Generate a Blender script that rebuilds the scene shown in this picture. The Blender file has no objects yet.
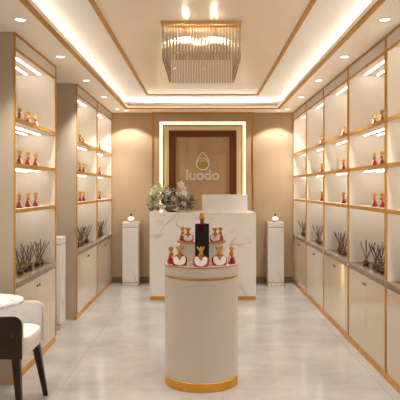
import bpy, bmesh, math, random
from mathutils import Vector, Matrix
PI = math.pi
C = bpy.context.scene.collection
random.seed(7)

# ---------------------------------------------------------------- materials
def lin(c):
    c /= 255.0
    return c/12.92 if c <= 0.04045 else ((c+0.055)/1.055)**2.4
def col(r, g, b): return (lin(r), lin(g), lin(b), 1)

def mat(name, rgb, rough=0.5, metal=0.0, var=0.06, scale=6.0, bump=0.0, coat=0.0, trans=0.0, ior=1.45, rvar=0.0, sheen=0.0):
    m = bpy.data.materials.new(name); m.use_nodes = True
    nt = m.node_tree; b = nt.nodes['Principled BSDF']
    tc = nt.nodes.new('ShaderNodeTexCoord')
    nz = nt.nodes.new('ShaderNodeTexNoise'); nz.inputs['Scale'].default_value = scale; nz.inputs['Detail'].default_value = 5
    nt.links.new(tc.outputs['Object'], nz.inputs['Vector'])
    rp = nt.nodes.new('ShaderNodeValToRGB')
    c = col(*rgb)
    lo = tuple(x*(1-var) for x in c[:3])+(1,); hi = tuple(min(1, x*(1+var)) for x in c[:3])+(1,)
    rp.color_ramp.elements[0].color = lo; rp.color_ramp.elements[0].position = 0.3
    rp.color_ramp.elements[1].color = hi; rp.color_ramp.elements[1].position = 0.7
    nt.links.new(nz.outputs['Fac'], rp.inputs['Fac'])
    nt.links.new(rp.outputs['Color'], b.inputs['Base Color'])
    b.inputs['Roughness'].default_value = rough; b.inputs['Metallic'].default_value = metal
    b.inputs['Coat Weight'].default_value = coat; b.inputs['Transmission Weight'].default_value = trans
    b.inputs['IOR'].default_value = ior
    if sheen: b.inputs['Sheen Weight'].default_value = sheen
    if rvar:
        mr = nt.nodes.new('ShaderNodeMapRange'); mr.inputs['To Min'].default_value = rough-rvar; mr.inputs['To Max'].default_value = rough+rvar
        nt.links.new(nz.outputs['Fac'], mr.inputs['Value']); nt.links.new(mr.outputs['Result'], b.inputs['Roughness'])
    if bump:
        bp = nt.nodes.new('ShaderNodeBump'); bp.inputs['Strength'].default_value = bump; bp.inputs['Distance'].default_value = 0.004
        nz2 = nt.nodes.new('ShaderNodeTexNoise'); nz2.inputs['Scale'].default_value = 300
        nt.links.new(tc.outputs['Object'], nz2.inputs['Vector'])
        nt.links.new(nz2.outputs['Fac'], bp.inputs['Height']); nt.links.new(bp.outputs['Normal'], b.inputs['Normal'])
    return m

def marble(name, base, vein, rough=0.15, scale=2.2, width=0.03, lo=0.45, hi=0.65):
    m = bpy.data.materials.new(name); m.use_nodes = True
    nt = m.node_tree; b = nt.nodes['Principled BSDF']
    tc = nt.nodes.new('ShaderNodeTexCoord')
    n1 = nt.nodes.new('ShaderNodeTexNoise'); n1.inputs['Scale'].default_value = scale; n1.inputs['Detail'].default_value = 6; n1.inputs['Distortion'].default_value = 0.9
    nt.links.new(tc.outputs['Object'], n1.inputs['Vector'])
    s = nt.nodes.new('ShaderNodeMath'); s.operation = 'SUBTRACT'; s.inputs[1].default_value = 0.5
    a = nt.nodes.new('ShaderNodeMath'); a.operation = 'ABSOLUTE'
    nt.links.new(n1.outputs['Fac'], s.inputs[0]); nt.links.new(s.outputs[0], a.inputs[0])
    rp = nt.nodes.new('ShaderNodeValToRGB')
    rp.color_ramp.elements[0].position = 0.0; rp.color_ramp.elements[0].color = col(*vein)
    rp.color_ramp.elements[1].position = width; rp.color_ramp.elements[1].color = col(*base)
    nt.links.new(a.outputs[0], rp.inputs['Fac'])
    n2 = nt.nodes.new('ShaderNodeTexNoise'); n2.inputs['Scale'].default_value = 1.7
    nt.links.new(tc.outputs['Object'], n2.inputs['Vector'])
    mx = nt.nodes.new('ShaderNodeMix'); mx.data_type = 'RGBA'
    mr = nt.nodes.new('ShaderNodeMapRange'); mr.inputs['From Min'].default_value = lo; mr.inputs['From Max'].default_value = hi
    nt.links.new(n2.outputs['Fac'], mr.inputs['Value']); nt.links.new(mr.outputs['Result'], mx.inputs['Factor'])
    mx.inputs['A'].default_value = col(*base); nt.links.new(rp.outputs['Color'], mx.inputs['B'])
    nt.links.new(mx.outputs['Result'], b.inputs['Base Color'])
    b.inputs['Roughness'].default_value = rough
    return m

def emit(name, rgb, strength):
    m = bpy.data.materials.new(name); m.use_nodes = True
    nt = m.node_tree; b = nt.nodes['Principled BSDF']
    b.inputs['Base Color'].default_value = col(*rgb); b.inputs['Emission Color'].default_value = col(*rgb)
    b.inputs['Emission Strength'].default_value = strength
    return m

def floor_mat():
    m = bpy.data.materials.new('polished_stone_tile'); m.use_nodes = True
    nt = m.node_tree; b = nt.nodes['Principled BSDF']; L = nt.links
    tc = nt.nodes.new('ShaderNodeTexCoord')
    n1 = nt.nodes.new('ShaderNodeTexNoise'); n1.inputs['Scale'].default_value = 1.6; n1.inputs['Detail'].default_value = 7; n1.inputs['Roughness'].default_value = 0.6
    L.new(tc.outputs['Object'], n1.inputs['Vector'])
    rp = nt.nodes.new('ShaderNodeValToRGB')
    rp.color_ramp.elements[0].position = 0.3; rp.color_ramp.elements[0].color = col(158, 153, 148)
    rp.color_ramp.elements[1].position = 0.7; rp.color_ramp.elements[1].color = col(190, 184, 177)
    L.new(n1.outputs['Fac'], rp.inputs['Fac'])
    br = nt.nodes.new('ShaderNodeTexBrick'); br.offset = 0.0
    br.inputs['Scale'].default_value = 1.0; br.inputs['Mortar Size'].default_value = 0.003; br.inputs['Mortar Smooth'].default_value = 0.2
    br.inputs['Brick Width'].default_value = 1.2; br.inputs['Row Height'].default_value = 1.2
    mp = nt.nodes.new('ShaderNodeMapping'); mp.inputs['Location'].default_value = (-0.145, 0.35, 0)
    L.new(tc.outputs['Object'], mp.inputs['Vector']); L.new(mp.outputs['Vector'], br.inputs['Vector'])
    mx = nt.nodes.new('ShaderNodeMix'); mx.data_type = 'RGBA'
    L.new(br.outputs['Fac'], mx.inputs['Factor']); L.new(rp.outputs['Color'], mx.inputs['A']); mx.inputs['B'].default_value = col(152, 147, 141)
    L.new(mx.outputs['Result'], b.inputs['Base Color'])
    mr = nt.nodes.new('ShaderNodeMapRange'); mr.inputs['To Min'].default_value = 0.07; mr.inputs['To Max'].default_value = 0.24
    L.new(n1.outputs['Fac'], mr.inputs['Value']); L.new(mr.outputs['Result'], b.inputs['Roughness'])
    b.inputs['IOR'].default_value = 1.6
    return m

M = {}
M['floor'] = floor_mat()
M['ceiling'] = mat('cream_ceiling_paint', (238, 232, 224), 0.6, var=0.02, scale=2)
M['soffit'] = mat('cream_soffit_paint', (244, 234, 220), 0.6, var=0.02, scale=2)
M['inset'] = mat('lacquered_ceiling_panel', (232, 218, 200), 0.3, var=0.02, scale=2)
M['wall'] = mat('tan_wall_plaster', (180, 154, 122), 0.7, var=0.05, scale=3)
M['sidewall'] = mat('beige_wall_plaster', (214, 202, 186), 0.7, var=0.04, scale=3)
M['skirt'] = mat('taupe_skirting', (120, 98, 76), 0.5)
M['gold'] = mat('brushed_gold', (196, 142, 60), 0.3, metal=0.85, var=0.08, scale=20)
M['oak'] = mat('golden_wood_edging', (190, 136, 48), 0.55, var=0.12, scale=14)
M['brass'] = mat('amber_brass_plinth', (222, 160, 60), 0.38, metal=0.6, var=0.08, scale=10)
M['palegold'] = mat('pale_champagne_gold', (220, 188, 132), 0.35, metal=0.6)
M['seat'] = mat('ivory_seat_fabric', (236, 228, 220), 0.9, var=0.03, scale=30, bump=0.3, sheen=0.3)
M['bronze'] = mat('aged_bronze', (120, 92, 60), 0.35, metal=0.5)
M['cream'] = mat('cream_laminate', (219, 209, 196), 0.5, var=0.03, scale=3)
M['door'] = mat('satin_cream_door', (218, 202, 178), 0.18, var=0.02, scale=3, coat=0.5)
M['endp'] = mat('shaded_cream_end_panel', (190, 172, 150), 0.55, var=0.04, scale=3)  # cream laminate with the weaker light on cabinet ends put into its colour
M['counter'] = marble('greige_stone_worktop', (132, 116, 98), (100, 86, 72), 0.25, 5, 0.08)
M['marble'] = marble('white_veined_marble', (234, 229, 223), (188, 177, 163), 0.18, 2.2, 0.03)
M['tablemarble'] = marble('white_table_marble', (242, 238, 232), (120, 116, 114), 0.15, 6, 0.06, 0.3, 0.55)
M['white'] = mat('white_satin', (236, 232, 228), 0.4, var=0.02)
M['pedestal'] = mat('cream_gloss_plinth', (196, 183, 168), 0.3, var=0.02, coat=0.3)
M['brown'] = mat('chestnut_frame', (98, 46, 8), 0.4, var=0.12, scale=12)
M['board'] = mat('tan_signboard', (176, 146, 110), 0.55, var=0.03)
M['beige'] = mat('pale_step_moulding', (236, 214, 174), 0.5, var=0.02)
M['red'] = mat('ruby_glass', (204, 48, 28), 0.08, var=0.15, scale=20, coat=0.6, trans=0.25)
M['darkred'] = mat('burgundy_glass', (150, 24, 18), 0.08, var=0.15, coat=0.6)
M['label'] = mat('white_enamel', (250, 248, 244), 0.3, var=0.02)
M['capgold'] = mat('polished_gold_cap', (214, 160, 74), 0.22, metal=0.8, var=0.15, scale=40)
M['black'] = mat('black_lacquer', (8, 5, 5), 0.5, coat=0.0)
M['jar'] = mat('amber_brown_glass', (96, 58, 36), 0.12, var=0.2, scale=30, coat=0.5)
M['reed'] = mat('dark_reed', (84, 66, 54), 0.6, var=0.2, scale=40)
M['leather'] = mat('dark_brown_leather', (52, 34, 26), 0.5, var=0.15, scale=20, bump=0.2)
M['fabric'] = mat('light_grey_fabric', (198, 190, 184), 0.9, var=0.04, scale=30, bump=0.3, sheen=0.3)
M['piping'] = mat('pale_piping', (232, 220, 208), 0.7)
M['darkwood'] = mat('dark_walnut', (48, 32, 26), 0.4, var=0.2, scale=18)
M['acrylic'] = mat('frosted_acrylic', (250, 246, 240), 0.15, var=0.02, trans=0.6)
M['leaf'] = mat('grey_green_leaf', (140, 146, 120), 0.55, var=0.3, scale=8)
M['leafdark'] = mat('deep_green_leaf', (62, 68, 46), 0.55, var=0.3, scale=8)
M['petal'] = mat('white_petal', (240, 234, 230), 0.6, var=0.04, scale=20)
M['petalpink'] = mat('blush_petal', (228, 205, 192), 0.6, var=0.05, scale=20)
M['petalgreen'] = mat('pale_green_petal', (206, 212, 184), 0.6, var=0.08, scale=20)
M['core'] = mat('flower_centre', (190, 160, 80), 0.7)
M['emblem'] = mat('muted_gold_leaf', (178, 150, 74), 0.4, metal=0.3, var=0.1, scale=30)
M['glass'] = mat('clear_crystal', (226, 218, 204), 0.04, trans=1.0, ior=1.45, var=0.01)
M['stitch'] = mat('tan_stitching', (96, 70, 54), 0.6)
M['led'] = emit('shelf_light', (255, 250, 242), 6.0)
M['cove'] = emit('cove_light', (255, 254, 250), 11.0)
M['frameled'] = emit('frame_light', (255, 226, 160), 1.5)
M['lens'] = emit('downlight_lens', (255, 246, 232), 1.6)
M['bulb'] = emit('bulb_glow', (255, 236, 206), 60.0)

# ---------------------------------------------------------------- mesh helpers
def bm_new(): return bmesh.new()

def bx(bm, x0, x1, y0, y1, z0, z1):
    v = [bm.verts.new((x, y, z)) for x in (x0, x1) for y in (y0, y1) for z in (z0, z1)]
    for f in ((0,1,3,2),(4,6,7,5),(0,4,5,1),(2,3,7,6),(0,2,6,4),(1,5,7,3)):
        bm.faces.new([v[i] for i in f])

def bevel(bm, w=0.004, seg=2):
    bmesh.ops.recalc_face_normals(bm, faces=bm.faces[:])
    bmesh.ops.bevel(bm, geom=bm.edges[:], offset=w, segments=seg, affect='EDGES', profile=0.5, clamp_overlap=True)

def loft(bm, rings, closed=True, caps=True):
    vs = [[bm.verts.new(p) for p in r] for r in rings]
    n = len(vs[0])
    for a, b in zip(vs, vs[1:]):
        for i in range(n if closed else n-1):
            j = (i+1) % n
            bm.faces.new((a[i], a[j], b[j], b[i]))
    if caps:
        bm.faces.new(list(reversed(vs[0]))); bm.faces.new(vs[-1])

def lathe(bm, prof, n=32, cx=0, cy=0):
    loft(bm, [[(cx+r*math.cos(2*PI*i/n), cy+r*math.sin(2*PI*i/n), z) for i in range(n)] for r, z in prof])

def tube(bm, pts, r, n=8, closed=False):
    pts = [Vector(p) for p in pts]; rs = r if isinstance(r, (list, tuple)) else [r]*len(pts)
    rings = []; up = None
    for i, p in enumerate(pts):
        if closed: d = (pts[(i+1) % len(pts)]-pts[i-1])
        else: d = pts[min(i+1, len(pts)-1)]-pts[max(i-1, 0)]
        d.normalize()
        if up is None: up = d.orthogonal().normalized()
        up = (up-d*up.dot(d)).normalized(); s = d.cross(up)
        rings.append([p+(up*math.cos(2*PI*k/n)+s*math.sin(2*PI*k/n))*rs[i] for k in range(n)])
    if closed: rings.append(rings[0])
    if closed:
        vs = [[bm.verts.new(p) for p in rr] for rr in rings[:-1]]
        for i in range(len(vs)):
            a, b = vs[i], vs[(i+1) % len(vs)]
            for k in range(n): bm.faces.new((a[k], a[(k+1) % n], b[(k+1) % n], b[k]))
    else: loft(bm, rings)

def sup(a, b, e, n, z, cx=0, cy=0):
    out = []
    for i in range(n):
        t = 2*PI*i/n; c, s = math.cos(t), math.sin(t)
        out.append((cx+a*math.copysign(abs(c)**(2/e), c), cy+b*math.copysign(abs(s)**(2/e), s), z))
    return out

def prism(bm, poly, y0, y1):
    """poly of (x, z) extruded along y"""
    a = [bm.verts.new((x, y0, z)) for x, z in poly]; b = [bm.verts.new((x, y1, z)) for x, z in poly]
    n = len(poly)
    bm.faces.new(a); bm.faces.new(list(reversed(b)))
    for i in range(n): bm.faces.new((a[i], b[i], b[(i+1) % n], a[(i+1) % n]))

def obj(name, bm, m, parent=None, smooth=False, loc=None, recalc=True):
    if recalc: bmesh.ops.recalc_face_normals(bm, faces=bm.faces[:])
    me = bpy.data.meshes.new(name); bm.to_mesh(me); bm.free()
    me.materials.append(M[m] if isinstance(m, str) else m)
    if smooth:
        for p in me.polygons: p.use_smooth = True
        me.set_sharp_from_angle(angle=math.radians(40))
    o = bpy.data.objects.new(name, me); C.objects.link(o)
    if parent: o.parent = parent
    if loc: o.location = loc
    return o

def box(name, m, dims, parent=None, bev=0.0):
    bm = bm_new(); bx(bm, *dims)
    if bev: bevel(bm, bev)
    return obj(name, bm, m, parent)

def tag(o, label, cat, group=None):
    o['label'] = label; o['category'] = cat
    if group: o['group'] = group
    return o

def thing(name, label, cat, loc=(0,0,0), rz=0, group=None):
    o = bpy.data.objects.new(name, None); C.objects.link(o)
    o.empty_display_size = 0.05
    o.location = loc; o.rotation_euler = (0, 0, rz)
    return tag(o, label, cat, group)

def struct(name, bm, m):
    o = obj(name, bm, m); o['kind'] = 'structure'; return o

def dup(root, loc, rz, label, group=None, scale=1.0):
    r = root.copy(); C.objects.link(r); r.location = loc; r.rotation_euler = (0, 0, rz); r.scale = (scale,)*3
    r['label'] = label
    if group: r['group'] = group
    for ch in list(root.children):
        c = ch.copy(); C.objects.link(c); c.parent = r
        for g in list(ch.children):
            d = g.copy(); C.objects.link(d); d.parent = c
    return r

# ---------------------------------------------------------------- the room
W = 1.42; D = 0.38; XW = W+D; YB = 9.41; YF = -1.2; ZS = 2.67; ZC = 2.80; TX = 1.10; TY = 8.85

bm = bm_new(); bx(bm, -XW-0.1, XW+0.1, YF-0.1, YB+0.1, -0.1, 0); struct('floor', bm, 'floor')
bm = bm_new(); bx(bm, -XW-0.1, -XW, YF, YB, 0, ZC); struct('wall_left', bm, 'sidewall')
bm = bm_new(); bx(bm, XW, XW+0.1, YF, YB, 0, ZC); struct('wall_right', bm, 'sidewall')
bm = bm_new(); bx(bm, -XW-0.1, XW+0.1, YB, YB+0.1, 0, ZC); struct('wall_back', bm, 'wall')
bm = bm_new(); bx(bm, -XW-0.1, XW+0.1, YF-0.1, YF, 0, ZC); struct('wall_front', bm, 'sidewall')
bm = bm_new(); bx(bm, -XW-0.1, XW+0.1, YF-0.1, YB+0.1, ZC, ZC+0.1); ceil = struct('ceiling', bm, 'ceiling')
# dropped soffit with an open slot above its inner lip
bm = bm_new()
bx(bm, -XW, -TX, YF, YB, ZS, ZS+0.035); bx(bm, TX, XW, YF, YB, ZS, ZS+0.035); bx(bm, -TX, TX, TY, YB, ZS, ZS+0.035)
obj('soffit', bm, 'soffit', ceil)
bm = bm_new(); g = 0.042
bx(bm, -TX-g, -TX-0.002, YF, TY+g, ZS-0.012, ZS+0.02); bx(bm, TX+0.002, TX+g, YF, TY+g, ZS-0.012, ZS+0.02); bx(bm, -TX-g, TX+g, TY+0.002, TY+g, ZS-0.012, ZS+0.02)
obj('gold_trim', bm, 'oak', ceil)
for a in ((-1.36, -1.325, YF+0.1, TY), (1.325, 1.36, YF+0.1, TY), (-1.1, 1.1, 8.955, 8.99)):
    box('cove_light', 'cove', (a[0], a[1], a[2], a[3], ZS+0.036, ZS+0.042), ceil)
IX, IY = 0.770, 8.38
box('inset_panel', 'inset', (-IX, IX, YF, IY, ZC-0.006, ZC), ceil)
bm = bm_new()
bx(bm, -IX-0.018, -IX+0.018, YF, IY+0.018, ZC-0.014, ZC); bx(bm, IX-0.018, IX+0.018, YF, IY+0.018, ZC-0.014, ZC); bx(bm, -IX+0.018, IX-0.018, IY-0.018, IY+0.018, ZC-0.014, ZC)
obj('inset_trim', bm, 'oak', ceil)
bm = bm_new(); bx(bm, -W, -0.79, YB-0.015, YB, 0, 0.10); bx(bm, 0.79, W, YB-0.015, YB, 0, 0.10); struct('baseboard_back', bm, 'skirt')

# ---------------------------------------------------------------- downlights
def spot(parent, loc, energy, size=115, blend=0.8, color=(1, 0.99, 0.97)):
    l = bpy.data.lights.new('lamp', 'SPOT'); l.energy = energy; l.spot_size = math.radians(size); l.spot_blend = blend
    l.color = color; l.shadow_soft_size = 0.04
    o = bpy.data.objects.new('lamp', l); C.objects.link(o); o.parent = parent; o.location = loc
    return o
SPOT_E = 36
def downlight(x, y, label, energy, size=84, blend=0.9):
    t = thing('ceiling_downlight', label, 'downlight', (x, y, ZS), 0, 'recessed ceiling downlights')
    bm = bm_new(); n = 32
    loft(bm, [[(r*math.cos(2*PI*i/n), r*math.sin(2*PI*i/n), z) for i in range(n)] for r, z in ((0.042, 0), (0.044, -0.003), (0.036, -0.004), (0.034, 0.0))], caps=False)
    obj('ring', bm, 'white', t, True)
    bm = bm_new(); lathe(bm, ((0.035, -0.0022), (0.035, -0.001)), 32); obj('lens', bm, 'lens', t)
    spot(t, (0, 0, -0.012), energy, size, blend)
    return t
ORD = ['nearest', 'second', 'third', 'fourth', 'farthest']
for s, side in ((-1, 'left'), (1, 'right')):
    for k, y in enumerate((4.2, 5.39, 6.58, 7.77, 8.96)):
        downlight(s*1.275, y, 'white recessed downlight, %s in the row above the %s cabinets' % (ORD[k], side), SPOT_E*(1.35 if k in (2, 3) else 1.1))
    for y in (3.0, 1.8, 0.6):  # row carried on out of view, added to light the foreground
        t = downlight(s*1.275, y, 'unseen white downlight added in the %s soffit to light the foreground' % side, SPOT_E*1.5, 110)
    downlight(s*1.14, 9.10, 'white recessed downlight right above the %s slim plinth by the back wall' % side, 20, 112, 0.25)

# ---------------------------------------------------------------- wall cabinets
SH = (2.03, 1.68, 1.325); CT = 0.77
def cabinet(s, y0, y1, label, near_end=False):
    """s = -1 left wall, +1 right wall; local x runs from the front edge (0) to the wall (s*D)"""
    t = thing('display_cabinet', label, 'cabinet', (s*W, y0, 0), 0, 'shelved display cabinets')
    w = y1-y0; d = D-0.002; T = 0.018; zt = ZS-0.002
    X = lambda a, b: (min(s*a, s*b), max(s*a, s*b))
    def b_(name, m, xa, xb, ya, yb, za, zb, parent=t, bev=0):
        x0, x1 = X(xa, xb); return box(name, m, (x0, x1, ya, yb, za, zb), parent, bev)
    b_('side_panel', 'endp' if near_end else 'cream', 0.008, d, 0.0005, T, 0, zt)
    b_('side_panel', 'cream', 0.008, d, w-T, w-0.0005, 0, zt)
    b_('edge_trim', 'oak', -0.004, 0.008, 0.0005, 0.020, 0.06, zt)
    b_('edge_trim', 'oak', -0.004, 0.008, w-0.020, w-0.0005, 0.06, zt)
    b_('back_panel', 'cream', d-0.012, d, T, w-T, 0, zt)
    hd = b_('header', 'cream', 0.002, 0.02, T, w-T, 2.558, zt-0.016)
    b_('header_strip', 'oak', -0.002, 0.02, T, w-T, 2.546, 2.558, hd)
    b_('crown_strip', 'oak', -0.004, 0.02, T, w-T, zt-0.016, zt)
    def strips(par, z):
        for xx in (0.14, 0.265):
            b_('light_strip', 'led', xx, xx+0.010, T+0.03, w-T-0.04, z-0.006, z, par)
    tp = b_('top_panel', 'cream', 0.02, d-0.012, T, w-T, 2.58, 2.60); strips(tp, 2.58)
    for z in SH:
        sh = b_('shelf', 'cream', 0.014, d-0.012, T, w-T, z-0.03, z)
        b_('shelf_edge', 'oak', 0.0, 0.014, T, w-T, z-0.03, z+0.001, sh)
        strips(sh, z-0.03)
    b_('worktop', 'counter', -0.006, d-0.012, 0.0205, w-0.0205, CT-0.045, CT, t, 0.003)
    b_('plinth', 'brass', 0.004, 0.03, 0.0, w, 0, 0.062)
    h = w/2
    for ya, yb, hy in ((0.0215, h-0.0006, h-0.035), (h+0.0006, w-0.0215, h+0.035)):
        dr = b_('door', 'door', 0.0, 0.018, ya, yb, 0.065, CT-0.05, t, 0.0015)
        bm = bm_new(); x0, x1 = X(-0.014, -0.002); bx(bm, x0, x1, hy-0.003, hy+0.003, CT-0.130, CT-0.108); bevel(bm, 0.0015)
        obj('handle', bm, 'bronze', dr)
    b_('carcass_floor', 'cream', 0.02, d-0.012, T, w-T, 0.062, 0.08)
    return t
LY = ((4.53, 5.82), (6.78, 8.09), (8.09, 9.405))
RY = ((8.22, 9.405), (7.03, 8.22), (5.85, 7.03), (4.65, 5.85), (3.46, 4.65))
cabinet(-1, *LY[0], 'tall cream display cabinet standing alone at the left front beside the chair', True)
cabinet(-1, *LY[1], 'tall cream display cabinet behind the gap on the left, nearer of the joined pair', True)
cabinet(-1, *LY[2], 'tall cream display cabinet against the back wall on the left')
RN = ('tall cream display cabinet on the right against the back wall', 'tall cream display cabinet on the right, second from the back wall',
      'tall cream display cabinet on the right, third from the back wall', 'wide cream display cabinet on the right, next to the one the photo edge cuts off',
      'cream display cabinet cut off by the right edge of the photo, its shelves bare')
for r, n in zip(RY, RN): cabinet(1, *r, n)

# ---------------------------------------------------------------- perfume bottles
def body_w(z): # half width, half depth at height z
    P = ((0, .045, .027), (.006, .051, .030), (.03, .054, .024), (.05, .053, .018), (.062, .046, .014), (.070, .030, .012), (.076, .014, .011), (.080, .012, .011))
    for a, b in zip(P, P[1:]):
        if a[0] <= z <= b[0]:
            f = (z-a[0])/(b[0]-a[0]); return a[1]+(b[1]-a[1])*f, a[2]+(b[2]-a[2])*f
    return P[-1][1:]
def make_bottle(label):
    t = thing('perfume_bottle', label, 'perfume bottle')
    bm = bm_new(); loft(bm, [sup(*body_w(z), 2.6, 32, z) for z in (0, .003, .006, .018, .03, .04, .05, .056, .062, .066, .070, .076, .080)])
    obj('flask', bm, 'red', t, True)
    # white heart-shaped face with a notch at the top, following the flask front
    bm = bm_new(); rows = 14
    def hw(z):
        if z < .036: return .043*math.sqrt(max(0, 1-(1-(z-.004)/.032)**2))
        return .043 if z < .052 else .043*(1-((z-.052)/.018)**2*.45)
    def notch(z): return 0 if z < .036 else (z-.036)*0.62
    for sgn in (-1, 1):
        rings = []
        for i in range(rows+1):
            z = .0045+(.064-.0045)*i/rows
            W_, D_ = body_w(z)
            a = notch(z); b = min(max(hw(z), a+.001), W_*.95); a = min(a, b-.0005)
            f = []; k_ = []
            for k in range(7):
                x = a+(b-a)*k/6; q = min(.985, x/W_); y = -D_*(1-q**2.6)**(1/2.6)
                f.append((sgn*x, y-.003, z)); k_.append((sgn*x, y+.0005, z))
            rings.append(f+list(reversed(k_)))
        loft(bm, rings)
    obj('face_plate', bm, 'label', t, True)
    # gold collar with a drop tongue running down into the notch
    bm = bm_new(); lathe(bm, ((.012, .070), (.017, .074), (.018, .084), (.012, .090), (.010, .096)), 20)
    def fy(z): return -body_w(z)[1]-.0045
    loft(bm, [[(-w_, fy(z), z), (w_, fy(z), z), (w_, fy(z)+.008, z), (-w_, fy(z)+.008, z)] for w_, z in ((.0015, .038), (.005, .046), (.009, .056), (.013, .066), (.014, .074))])
    obj('collar', bm, 'capgold', t, True)
    bm = bm_new()
    loft(bm, [sup(.010, .009, 2.5, 20, .096), sup(.015, .013, 2.5, 20, .102), sup(.020, .018, 2.5, 20, .112), sup(.026, .022, 2.5, 20, .121), sup(.025, .021, 2.5, 20, .126), sup(.010, .008, 2.5, 20, .122)])
    cp = obj('stopper', bm, 'capgold', t, True)
    bm = bm_new(); bmesh.ops.create_uvsphere(bm, u_segments=12, v_segments=8, radius=.010, matrix=Matrix.Translation((0, 0, .126)))
    for f in (-1, 1): bmesh.ops.create_uvsphere(bm, u_segments=10, v_segments=6, radius=.007, matrix=Matrix.Translation((f*.020, 0, .128)))
    obj('knob', bm, 'capgold', cp, True)
    return t
proto = make_bottle('')
first = [True]
def bottle(x, y, z, rz, label, group, sc=1.0):
    if first[0]:
        first[0] = False; o = proto; o.location = (x, y, z); o.rotation_euler = (0, 0, rz); o.scale = (sc,)*3; o['label'] = label; o['group'] = group
    else: dup(proto, (x, y, z), rz, label, group, sc)
SN = ('top shelf', 'middle shelf', 'lowest shelf')
def shelf_bottles(s, ys, where, sc=0.9):
    n = len(ys)
    for k, z in enumerate(SH):
        for i, y in enumerate(sorted(ys)):
            if n == 1: l = 'single ruby perfume bottle on the %s of the %s' % (SN[k], where)
            else: l = '%s ruby perfume bottle on the %s of the %s' % ((('nearer', 'farther') if n == 2 else ('nearest', 'middle', 'farthest'))[i], SN[k], where)
            bottle(s*1.52, y, z+.0012, (PI/2+0.22) if s < 0 else (-PI/2-0.22), l, 'perfume bottles on the cabinet shelves', sc)
shelf_bottles(-1, (4.98, 5.22, 5.46), 'left front cabinet')
shelf_bottles(-1, (7.44, 7.66), 'left cabinet behind gap')
shelf_bottles(-1, (8.87,), 'left cabinet at back wall')
shelf_bottles(1, (5.08, 5.30), 'widest right cabinet')
shelf_bottles(1, (6.46,), 'third right cabinet from back')
shelf_bottles(1, (7.63,), 'second right cabinet from back')

# ---------------------------------------------------------------- reed diffusers
def make_diffuser():
    t = thing('reed_diffuser', '', 'reed diffuser')
    bm = bm_new(); lathe(bm, ((.020, 0), (.027, .006), (.029, .018), (.027, .032), (.017, .042), (.013, .046), (.013, .054)), 24); obj('jar', bm, 'jar', t, True)
    bm = bm_new(); lathe(bm, ((.0145, .050), (.0155, .052), (.0155, .058), (.0145, .060)), 20); obj('collar', bm, 'capgold', t, True)
    for k in range(6):
        a = 2*PI*k/6+0.35; sp = 0.060+0.035*((k*37) % 5)/4
        bm = bm_new(); tube(bm, [(-.006*math.cos(a), -.006*math.sin(a), .040), (sp*math.cos(a), sp*math.sin(a), (.205+.025*((k*53) % 3)/2))],   .0030, 6)
        obj('reed', bm, 'reed', t)
    return t
dproto = make_diffuser(); dfirst = [True]
def diffusers(s, ys, where):
    ys = sorted(ys); n = len(ys)
    for i, y in enumerate(ys):
        pos = {2: ('nearer', 'farther'), 3: ('nearest', 'middle', 'farthest'), 4: ('nearest', 'second', 'third', 'farthest'), 5: ('nearest', 'second', 'middle', 'fourth', 'farthest')}[n][i]
        l = '%s brown reed diffuser on the worktop of the %s' % (pos, where)
        loc = (s*(1.54+0.012*((i*7) % 3-1)), y, CT+.0008); rz = i*0.9+(0 if s < 0 else 0.4)
        if dfirst[0]:
            dfirst[0] = False; dproto.location = loc; dproto.rotation_euler = (0, 0, rz); dproto['label'] = l; dproto['group'] = 'reed diffusers on the worktops'
        else: dup(dproto, loc, rz, l, 'reed diffusers on the worktops')
diffusers(-1, (5.03, 5.20, 5.38, 5.55, 5.70), 'left front cabinet')
diffusers(-1, (7.42, 7.58, 7.75, 7.92), 'left cabinet behind gap')
diffusers(-1, (8.86, 9.03, 9.2), 'left cabinet at back wall')
diffusers(1, (5.08, 5.2, 5.38, 5.60), 'widest right cabinet')
diffusers(1, (6.45, 6.63, 6.80), 'third right cabinet from back')
diffusers(1, (7.82, 8.00), 'second right cabinet from back')
diffusers(1, (9.03, 9.18), 'right cabinet at back wall')

# ---------------------------------------------------------------- slim plinths
def plinth(x, y, label):
    t = thing('display_plinth', label, 'plinth', (x, y, 0), 0, 'slim white display plinths')
    h = 0.12
    box('body', 'marble', (-h, h, -h, h, 0.055, 0.885), t, 0.002)
    box('gold_line', 'gold', (-h+.004, h-.004, -h+.004, h-.004, 0.885, 0.897), t)
    box('cap', 'marble', (-h, h, -h, h, 0.897, 0.968), t, 0.002)
    box('gold_line', 'gold', (-h+.004, h-.004, -h+.004, h-.004, 0.043, 0.055), t)
    box('base', 'marble', (-h, h, -h, h, 0, 0.043), t, 0.002)
    return t
plinth(-1.10, 9.26, 'slim white marble plinth by the back wall, left of the desk')
plinth(1.12, 9.26, 'slim white marble plinth by the back wall, right of the desk')
plinth(-1.615, 6.43, 'slim white marble plinth in the gap between the left cabinets')
for x, side in ((-1.10, 'left'), (1.12, 'right')):
    t = thing('perfume_bottle', 'round white perfume bottle with red foot on the %s plinth by the back wall' % side, 'perfume bottle', (x, 9.24, 0.9685), 0, 'round bottles on the plinths')
    bm = bm_new(); loft(bm, [sup(.040, .026, 2.6, 28, 0), sup(.046, .030, 2.6, 28, .004), sup(.050, .030, 2.4, 28, .022), sup(.047, .029, 2.4, 28, .034)]); obj('foot', bm, 'darkred', t, True)
    bm = bm_new(); loft(bm, [sup(a, b, 2.2, 28, z) for a, b, z in ((.043, .036, .012), (.050, .038, .03), (.050, .038, .05), (.042, .032, .068), (.022, .018, .078), (.012, .012, .082))]); obj('flask', bm, 'label', t, True)
    bm = bm_new(); lathe(bm, ((.012, .080), (.014, .086), (.010, .094), (.016, .106), (.018, .118), (.012, .126)), 20); obj('stopper', bm, 'darkred', t, True)

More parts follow.
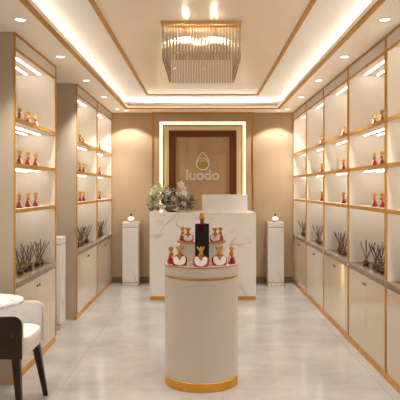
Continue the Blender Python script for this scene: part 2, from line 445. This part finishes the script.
# ---------------------------------------------------------------- backlit feature frame and sign
ft = thing('feature_frame', 'tall stepped feature frame with glowing border on the back wall behind the desk', 'wall frame', (0.003, YB, 0))
def portal(name, m, xi, xo, zi, zo, ya, yb, parent=ft):
    bm = bm_new(); bx(bm, -xo, -xi, ya, yb, 0, zo); bx(bm, xi, xo, ya, yb, 0, zo); bx(bm, -xi, xi, ya, yb, zi, zo)
    return obj(name, bm, m, parent)
portal('surround', 'wall', .672, .775, 2.525, ZS-.002, -.06, -.001)
portal('gold_edging', 'gold', .765, .787, ZS-.028, ZS-.002, -.068, -.06)
portal('glowing_border', 'frameled', .628, .668, 2.48, 2.52, -.035, -.012)
portal('gold_edging', 'gold', .605, .628, 2.455, 2.48, -.05, -.006)
portal('step_moulding', 'beige', .528, .605, 2.388, 2.455, -.045, -.004)
portal('step_moulding', 'beige', .560, .582, 2.412, 2.436, -.055, -.045)
portal('chestnut_frame', 'brown', .42, .528, 2.285, 2.388, -.058, -.003)
box('sign_board', 'board', (-.42, .42, -.035, -.002, 0, 2.285), ft)

sg = thing('shop_sign', 'white outline shop sign with gold drop emblem and lettering on the tan board', 'sign', (0.003, YB-.0365, 1.6))
cu = bpy.data.curves.new('lettering', 'FONT'); cu.body = 'luodo'; cu.size = 0.215; cu.align_x = 'CENTER'; cu.space_character = 0.98
cu.fill_mode = 'NONE'; cu.bevel_depth = 0.004; cu.bevel_resolution = 1; cu.resolution_u = 4
tmp = bpy.data.objects.new('lettering_curve', cu); C.objects.link(tmp)
bpy.context.view_layer.update()
me = bpy.data.meshes.new_from_object(tmp.evaluated_get(bpy.context.evaluated_depsgraph_get()))
bpy.data.objects.remove(tmp)
me.transform(Matrix.Rotation(PI/2, 4, 'X')); me.materials.clear(); me.materials.append(M['label'])
lt = bpy.data.objects.new('lettering', me); C.objects.link(lt); lt.parent = sg; lt.location = (0, -.004, 0.022)
lt.location.y = -.009
xs = [v.co.x for v in me.vertices]; k = 0.515/(max(xs)-min(xs)); lt.scale = (k, 1, 1)
# drop emblem
def drop_pts(sc, n=48):
    out = []
    for i in range(n):
        a = 2*PI*i/n
        x = math.sin(a); z = -math.cos(a)
        if z > 0: x *= (1-0.55*z*z); z *= 1.75
        out.append((x*0.098*sc, -.005, 0.272+z*0.098*sc))
    return out
bm = bm_new(); tube(bm, drop_pts(1), .0065, 6, True); obj('drop_outline', bm, 'label', sg, True)
bm = bm_new(); n = 40
prism(bm, [(.075*math.sin(2*PI*i/n), .272-.075*math.cos(2*PI*i/n)) for i in range(n)], -.006, 0); obj('gold_disc', bm, 'emblem', sg)
bm = bm_new()
tube(bm, [(-.082+.164*i/8, -.009, .30+(.022 if i % 2 else -.018)+.02*math.sin(PI*i/8)) for i in range(9)], .0055, 6)
tube(bm, [(.08*math.cos(a), -.008, .285+.075*math.sin(a)) for a in [PI*j/12 for j in range(13)]], .005, 6)
obj('zigzag_line', bm, 'label', sg, True)
bm = bm_new()
for s in (-1, 1): tube(bm, [(s*.02, -.004, .45), (s*.05, -.004, .485), (s*.065, -.004, .53)], .004, 6)
obj('sprig_lines', bm, 'board', sg, True)

# ---------------------------------------------------------------- reception desk
dk = thing('reception_desk', 'white veined marble reception desk with gold base in front of the glowing frame', 'desk', (0.005, 7.98, 0))
box('front_panel', 'marble', (-.708, .708, 0, .04, .05, 1.125), dk, .002)
box('counter_top', 'marble', (-.708, .708, 0, .62, 1.125, 1.165), dk, .003)
for s in (-1, 1): box('side_panel', 'marble', (min(s*.675, s*.708), max(s*.675, s*.708), .04, .60, .05, 1.125), dk, .002)
box('base', 'brass', (-.705, .705, .004, .60, 0, .05), dk)
pn = thing('upright_panel', 'plain white upright panel standing on the right half of the marble desk', 'panel', (0.302, 8.2, 1.1655))
box('panel_board', 'white', (-.31, .31, -.022, .022, .0, .235), pn, .006)
box('foot_plate', 'white', (-.315, .34, -.06, .06, 0, .010), pn, .003)

# flowers in a low bowl
fl = thing('flower_arrangement', 'low arrangement of white flowers and grey-green leaves on the marble desk', 'flowers', (-.42, 8.20, 1.1655))
bm = bm_new(); lathe(bm, ((.05, 0), (.09, .015), (.12, .05), (.125, .075), (.115, .075)), 32); obj('bowl', bm, 'skirt', fl, True)
rnd = random.Random(3)
def petal_flower(bm, c, nrm, R, layers, cup):
    nrm = Vector(nrm).normalized(); u = nrm.orthogonal().normalized(); v = nrm.cross(u); c = Vector(c)
    for L in range(layers):
        r = R*(1-.28*L); n = 6-L if layers > 2 else 5
        for k in range(n):
            a = 2*PI*(k+.5*L)/n; d = u*math.cos(a)+v*math.sin(a); s = nrm.cross(d)
            h = cup*(L+0.6)*.5
            top = [c+d*r*.1, c+d*r*.5+s*r*.42+nrm*r*h*.5, c+d*r*.95+s*r*.25+nrm*r*h, c+d*r*1.05+nrm*r*h*1.05, c+d*r*.95-s*r*.25+nrm*r*h, c+d*r*.5-s*r*.42+nrm*r*h*.5]
            up_ = [bm.verts.new(p+nrm*.0012) for p in top]; dn = [bm.verts.new(p-nrm*.0012) for p in top]
            bm.faces.new(up_); bm.faces.new(list(reversed(dn)))
            for i in range(6): bm.faces.new((dn[i], dn[(i+1) % 6], up_[(i+1) % 6], up_[i]))
def px(x, y): return ((x-202.5)*8.2/600+.42, 1.49-(y-188)*8.2/600-1.1655)   # bouquet-local X, Z measured on site
heads = [(155,190,5.5,'petalgreen'),(158.5,186.5,5,'petalgreen'),(162,190,5.5,'petalgreen'),(160,197,5,'petal'),(157,203,4.5,'petalgreen'),(168,193,4,'petal'),
         (166,200,4,'petalpink'),(171,205,4.5,'petal'),(163,207,4.5,'petal'),(178.5,202,5.5,'petalpink'),(174,199,4,'petalpink'),(183,188.5,5.5,'petal'),(181,184.5,5,'petal'),
         (185,193,4.5,'petal'),(187,196,4,'petal'),(179,194,4.5,'petal'),(184,204,3.5,'petalpink'),(152.5,193,4,'petalgreen'),(176,208,4,'petal')]
for i, (x, y, r, m) in enumerate(heads):
    X, Z = px(x, y); Yo = -.07+.05*math.sin(i*2.3)
    bm = bm_new(); nv = (X*1.2, -1.0, .35+Z*1.2)
    petal_flower(bm, (X, Yo, max(Z, .03)), nv, .78*r*8.2/600, 3 if m != 'petal' else 2, .9 if m != 'petal' else .35)
    f = obj('bloom', bm, m, fl)
    bm = bm_new(); nn = Vector(nv).normalized(); bmesh.ops.create_uvsphere(bm, u_segments=8, v_segments=6, radius=.007, matrix=Matrix.Translation(Vector((X, Yo, max(Z, .03)))+nn*.006)); obj('flower_centre', bm, 'core', f, True)
def leaves(name, m, n, R, zlo, zhi, ln, seed):
    r = random.Random(seed); bm = bm_new()
    for _ in range(n):
        a = r.uniform(0, 2*PI); rr = R*math.sqrt(r.random())
        c = Vector((rr*math.cos(a)*1.25, rr*math.sin(a)*.6, r.uniform(zlo, zhi)*(1-.45*(rr/R)**2)))
        d = Vector((math.cos(a)+r.uniform(-.7, .7), math.sin(a)+r.uniform(-.7, .7)-.3, r.uniform(.0, 1.1))).normalized(); s = d.cross(Vector((r.uniform(-.5,.5), -.4, 1))).normalized(); nn = d.cross(s)
        L = ln*r.uniform(.7, 1.3); w = L*.24
        pts = [c, c+d*L*.35+s*w, c+d*L*.7+s*w*.8-nn*.004, c+d*L-nn*.01, c+d*L*.7-s*w*.8-nn*.004, c+d*L*.35-s*w]
        u = [bm.verts.new(p+nn*.0008) for p in pts]; dn = [bm.verts.new(p-nn*.0008) for p in pts]
        bm.faces.new(u); bm.faces.new(list(reversed(dn)))
        for i in range(6): bm.faces.new((dn[i], dn[(i+1) % 6], u[(i+1) % 6], u[i]))
    return obj(name, bm, m, fl)
leaves('foliage', 'leaf', 260, .25, .02, .34, .06, 5)
leaves('foliage', 'leafdark', 150, .24, .02, .24, .06, 9)
bm = bm_new()
for (x1, y1, x2, y2) in ((176,208,193,203), (178,207,194,200), (163,196,163.5,182), (160,196,158,184), (186,205,188,198)):
    a, b = px(x1, y1), px(x2, y2); tube(bm, [(a[0], -.02, a[1]), ((a[0]+b[0])/2, -.03, (a[1]+b[1])/2-.006), (b[0], -.03, b[1])], .0035, 6)
    bmesh.ops.create_uvsphere(bm, u_segments=8, v_segments=6, radius=.011, matrix=Matrix.Translation((b[0], -.03, b[1])))
obj('twigs', bm, 'leafdark', fl, True)

# ---------------------------------------------------------------- round display pedestal
PC = (-.008, 4.64); PR = .281; PZ = .915
pd = thing('display_pedestal', 'round cream display pedestal with gold bands in the middle of the aisle', 'pedestal', (PC[0], PC[1], 0))
def cyl(name, m, r, z0, z1, parent, n=96, b=.003):
    bm = bm_new(); lathe(bm, ((r-b, z0), (r, z0+b), (r, z1-b), (r-b, z1)), n); return obj(name, bm, m, parent, True)
cyl('base_band', 'brass', PR+.002, 0, .068, pd)
cyl('drum', 'pedestal', PR, .068, .815, pd)
cyl('gold_band', 'gold', PR+.002, .815, .831, pd)
cyl('upper_drum', 'pedestal', PR, .831, .903, pd)
cyl('gold_rim', 'gold', PR+.003, .903, .911, pd)
cyl('top_plate', 'white', PR-.003, .911, PZ, pd, b=.001)
RC = (-.008, 4.725)
rs = thing('display_riser', 'round clear riser with gold rimmed tray on top of the cream pedestal', 'riser', (RC[0], RC[1], PZ+.0005))
dm = cyl('drum', 'acrylic', .170, 0, .147, rs); tr = cyl('tray', 'white', .188, .147, .158, rs)
dm.scale = tr.scale = (1, .74, 1)
bm = bm_new(); lathe(bm, ((.188, .134), (.193, .135), (.193, .147), (.188, .148)), 96)
bm.free(); bm = bm_new(); n = 96
loft(bm, [[(r*math.cos(2*PI*i/n), r*math.sin(2*PI*i/n), z) for i in range(n)] for r, z in ((.1885, .146), (.193, .146), (.193, .161), (.1885, .161), (.1885, .146))], caps=False)
obj('tray_rim', bm, 'gold', rs, True).scale = (1, .74, 1)
ZR = PZ+.159
G = 'perfume bottles on the round pedestal'
bottle(-.012, 4.405, PZ+.001, 0, 'ruby perfume bottle with white face at the front centre of the round pedestal', G, 1.08)
bottle(-.170, 4.455, PZ+.001, 0, 'front ruby perfume bottle with white face, left of the centre one on the pedestal', G, 1.06)
bottle(.126, 4.455, PZ+.001, 0, 'front ruby perfume bottle with white face, right of the centre one on the pedestal', G, 1.06)
bottle(-.240, 4.565, PZ+.001, PI*.47, 'side-on ruby perfume bottle at the left rim of the round pedestal', G, .96)
bottle(.222, 4.565, PZ+.001, -PI*.47, 'side-on ruby perfume bottle at the right rim of the round pedestal', G, .96)
bottle(-.112, 4.66, ZR+.0008, 0, 'ruby perfume bottle with white face on the riser, left of the black case', G, .80)
bottle(.098, 4.66, ZR+.0008, 0, 'ruby perfume bottle with white face on the riser, right of the black case', G, .80)
bottle(-.156, 4.735, ZR+.0008, PI*.42, 'side-on ruby perfume bottle at the left end of the riser tray', G, .80)
bottle(.140, 4.735, ZR+.0008, -PI*.42, 'side-on ruby perfume bottle at the right end of the riser tray', G, .80)
# black case (open top) and the tall bottle inside it
cs = thing('bottle_case', 'black open-topped presentation case standing in front of the clear riser', 'case', (-.003, 4.508, PZ+.0008))
w = .052; h = .304
bm = bm_new(); bx(bm, -w, w, w-.006, w, 0, h); bx(bm, -w, -w+.006, -w, w-.006, 0, h); bx(bm, w-.006, w, -w, w-.006, 0, h)
bx(bm, -w+.006, w-.006, -w+.006, w-.006, 0, .006); obj('case_walls', bm, 'black', cs)
bm = bm_new()
prism(bm, [(-w+.006, 0), (w-.006, 0), (w-.006, h), (.016, h), (.016, h-.045), (-.016, h-.045), (-.016, h), (-w+.006, h)], -w, -w+.006)
obj('notched_front', bm, 'black', cs)
tb = thing('tall_bottle', 'tall slim red bottle with gold cap rising out of the black case', 'bottle', (-.003, 4.508, PZ+.0078))
bm = bm_new(); lathe(bm, ((.034, 0), (.038, .006), (.038, .185), (.030, .210), (.016, .232), (.015, .326), (.017, .328), (.017, .332)), 32); obj('glass_body', bm, 'darkred', tb, True)
bm = bm_new(); lathe(bm, ((.0175, .330), (.021, .334), (.022, .352), (.018, .370), (.019, .376), (.013, .382)), 24); obj('cap', bm, 'capgold', tb, True)
# ---------------------------------------------------------------- chandelier
CX, Y0, Y1, HW, ZB = -.008, 4.70, 5.74, .300, ZC-.305
ch = thing('chandelier', 'rectangular gold-framed chandelier of hanging glass rods under the ceiling panel', 'chandelier', (CX, (Y0+Y1)/2, ZC-.006))
hy = (Y1-Y0)/2
bm = bm_new()
for a in ((-HW-.016, HW+.016, -hy-.016, -hy+.012), (-HW-.016, HW+.016, hy-.012, hy+.016), (-HW-.016, -HW+.012, -hy+.012, hy-.012), (HW-.012, HW+.016, -hy+.012, hy-.012)): bx(bm, *a, -.024, 0)
obj('frame', bm, 'palegold', ch)
box('cross_bar', 'gold', (-HW+.012, HW-.012, -hy*.78-.012, -hy*.78+.012, -.014, 0), ch)
bm = bm_new(); lathe(bm, ((.0075, -.298), (.0092, -.292), (.0092, -.026), (.004, -.022)), 10)
rod = None
def add_rod(x, y):
    global rod
    if rod is None:
        rod = obj('glass_rod', bm, 'glass', ch, True); o = rod
    else:
        o = rod.copy(); C.objects.link(o); o.parent = ch
    o.location = (x, y, 0)
NF = 25; NS = 24
for i in range(NF):
    x = -HW+2*HW*i/(NF-1)
    add_rod(x, -hy); add_rod(x, hy)
for i in range(1, NS):
    y = -hy+2*hy*i/NS
    add_rod(-HW, y); add_rod(HW, y)
for bx_, by_ in ((-.128, -hy*.78), (.102, -hy*.78)):
    bm2 = bm_new(); lathe(bm2, ((.014, -.09), (.016, -.014), (.016, -.010)), 16, bx_, by_); sk = obj('lamp_holder', bm2, 'gold', ch, True)
    bm2 = bm_new(); bmesh.ops.create_uvsphere(bm2, u_segments=16, v_segments=10, radius=.022, matrix=Matrix.Translation((bx_, by_, -.112))); obj('bulb', bm2, 'bulb', sk, True)

# ---------------------------------------------------------------- barrel chair
cr = thing('barrel_chair', 'barrel chair with dark leather back and pale grey seat beside the marble table', 'chair', (-1.36, 4.05, 0))
def u_path(xf, yh, xb, n=40):
    """U plan open toward +x, local coords; returns points and arc fraction"""
    pts = []
    for i in range(14): pts.append((xf-(xf-xb-yh*.85)*i/14, -yh))
    xc = xb+yh*.85
    for i in range(n+1):
        a = -PI/2-PI*i/n
        pts.append((xc+yh*.85*math.cos(a), yh*math.sin(a)))
    for i in range(1, 15): pts.append((xc+(xf-xc)*i/14, yh))
    return pts
def shell(bm, outer, inner, zb, ztop):
    rings = []
    n = len(outer)
    for i, ((ox, oy), (ix, iy)) in enumerate(zip(outer, inner)):
        zt = ztop(i/(n-1), ox)
        rings.append([(ox, oy, zb), (ox, oy, zt-.008), (ox*.8+ix*.2, oy*.8+iy*.2, zt), (ox*.2+ix*.8, oy*.2+iy*.8, zt), (ix, iy, zt-.008), (ix, iy, zb)])
    loft(bm, rings)
XF = .219
def ztop(u, x):
    z = .675+.09*max(0, (0.02-x)/.30)**1.3 if x < .02 else .675
    d = XF-x; r = .05
    if d < r: z -= r-math.sqrt(max(0, r*r-(r-d)**2))
    return z
o_ = u_path(XF, .262, -.34); m_ = u_path(XF, .251, -.329); i_ = u_path(XF, .229, -.307)
def refine(p):
    # extra columns near both arm ends so that the top corners are round
    out = [(XF-.05*(1-math.cos(PI/2*k/8)), p[0][1]) for k in range(8)]+[q for q in p[1:-1] if q[0] < XF-.055]+[(XF-.05*(1-math.cos(PI/2*k/8)), p[-1][1]) for k in range(7, -1, -1)]
    return out
o_, m_, i_ = [refine(p) for p in (o_, m_, i_)]
bm = bm_new(); shell(bm, o_, m_, .408, ztop); obj('leather_shell', bm, 'leather', cr, True)
bm = bm_new(); shell(bm, m_, i_, .410, lambda u, x: ztop(u, x)-.002); obj('inner_pad', bm, 'fabric', cr, True)
n = len(m_)
bm = bm_new(); pp = [(m_[0][0]+.003, m_[0][1], .40)]+[(x+.002*(1 if x > XF-.02 else 0), y, ztop(0, x)+.002) for x, y in m_]+[(m_[-1][0]+.003, m_[-1][1], .40)]
tube(bm, pp, .006, 8); obj('piping', bm, 'piping', cr, True)
bm = bm_new()
loft(bm, [sup(a, b, 4.5, 48, z, -.01, 0) for a, b, z in ((.225, .205, .400), (.24, .216, .412), (.248, .222, .44), (.25, .222, .50), (.243, .217, .522), (.22, .20, .534))])
obj('seat_cushion', bm, 'seat', cr, True)
def leg(p, q, a, b):
    bm = bm_new(); P = Vector(p); Q = Vector(q)
    loft(bm, [[(c.x+sx*r, c.y+sy*r, c.z) for sx, sy in ((-1,-1),(1,-1),(1,1),(-1,1))] for c, r in ((P, a), (Q, b))]); bevel(bm, .004)
    obj('leg', bm, 'darkwood', cr)
leg((.235, .26, 0), (.185, .17, .41), .015, .025); leg((.205, -.24, 0), (.155, -.17, .41), .015, .026)
leg((-.27, .25, 0), (-.20, .16, .41), .015, .025); leg((-.27, -.25, 0), (-.20, -.16, .41), .015, .025)
bm = bm_new()
for a in (0, PI/3, -PI/3, PI/2): tube(bm, [(.155-.02*math.cos(a), -.263, .565-.02*math.sin(a)), (.155+.02*math.cos(a), -.263, .565+.02*math.sin(a))], .0015, 5)
obj('stitched_emblem', bm, 'stitch', cr)

# ---------------------------------------------------------------- marble side table
tx, ty, tz = -1.295, 3.53, .827
tt = thing('side_table', 'round white marble side table in front of the barrel chair, cut by the photo edge', 'table', (tx, ty, 0))
bm = bm_new(); lathe(bm, ((.215, tz-.022), (.231, tz-.016), (.236, tz-.010), (.236, tz-.004), (.233, tz)), 96); obj('table_top', bm, 'tablemarble', tt, True)
bm = bm_new(); lathe(bm, ((.06, tz-.045), (.06, tz-.029)), 32); lathe(bm, ((.018, .02), (.018, tz-.045)), 24); obj('stem', bm, 'gold', tt, True)
bm = bm_new(); lathe(bm, ((.17, 0), (.172, .004), (.16, .014), (.03, .022)), 64); obj('foot_disc', bm, 'gold', tt, True)

# ---------------------------------------------------------------- world and camera
w = bpy.data.worlds.new('World'); bpy.context.scene.world = w; w.use_nodes = True
w.node_tree.nodes['Background'].inputs[0].default_value = (1, .86, .7, 1); w.node_tree.nodes['Background'].inputs[1].default_value = .05
cam = bpy.data.cameras.new('camera'); co = bpy.data.objects.new('camera', cam); C.objects.link(co)
co.location = (0, 0, 1.49); co.rotation_euler = (PI/2, 0, 0); cam.lens = 54; cam.sensor_width = 36
cam.shift_x = -2.5/400; cam.shift_y = -12/400; cam.clip_start = .05
S = bpy.context.scene; S.camera = co
S.view_settings.view_transform = 'Standard'; S.view_settings.look = 'None'; S.view_settings.gamma = 1; S.view_settings.use_curve_mapping = False
S.view_settings.exposure = 1.28
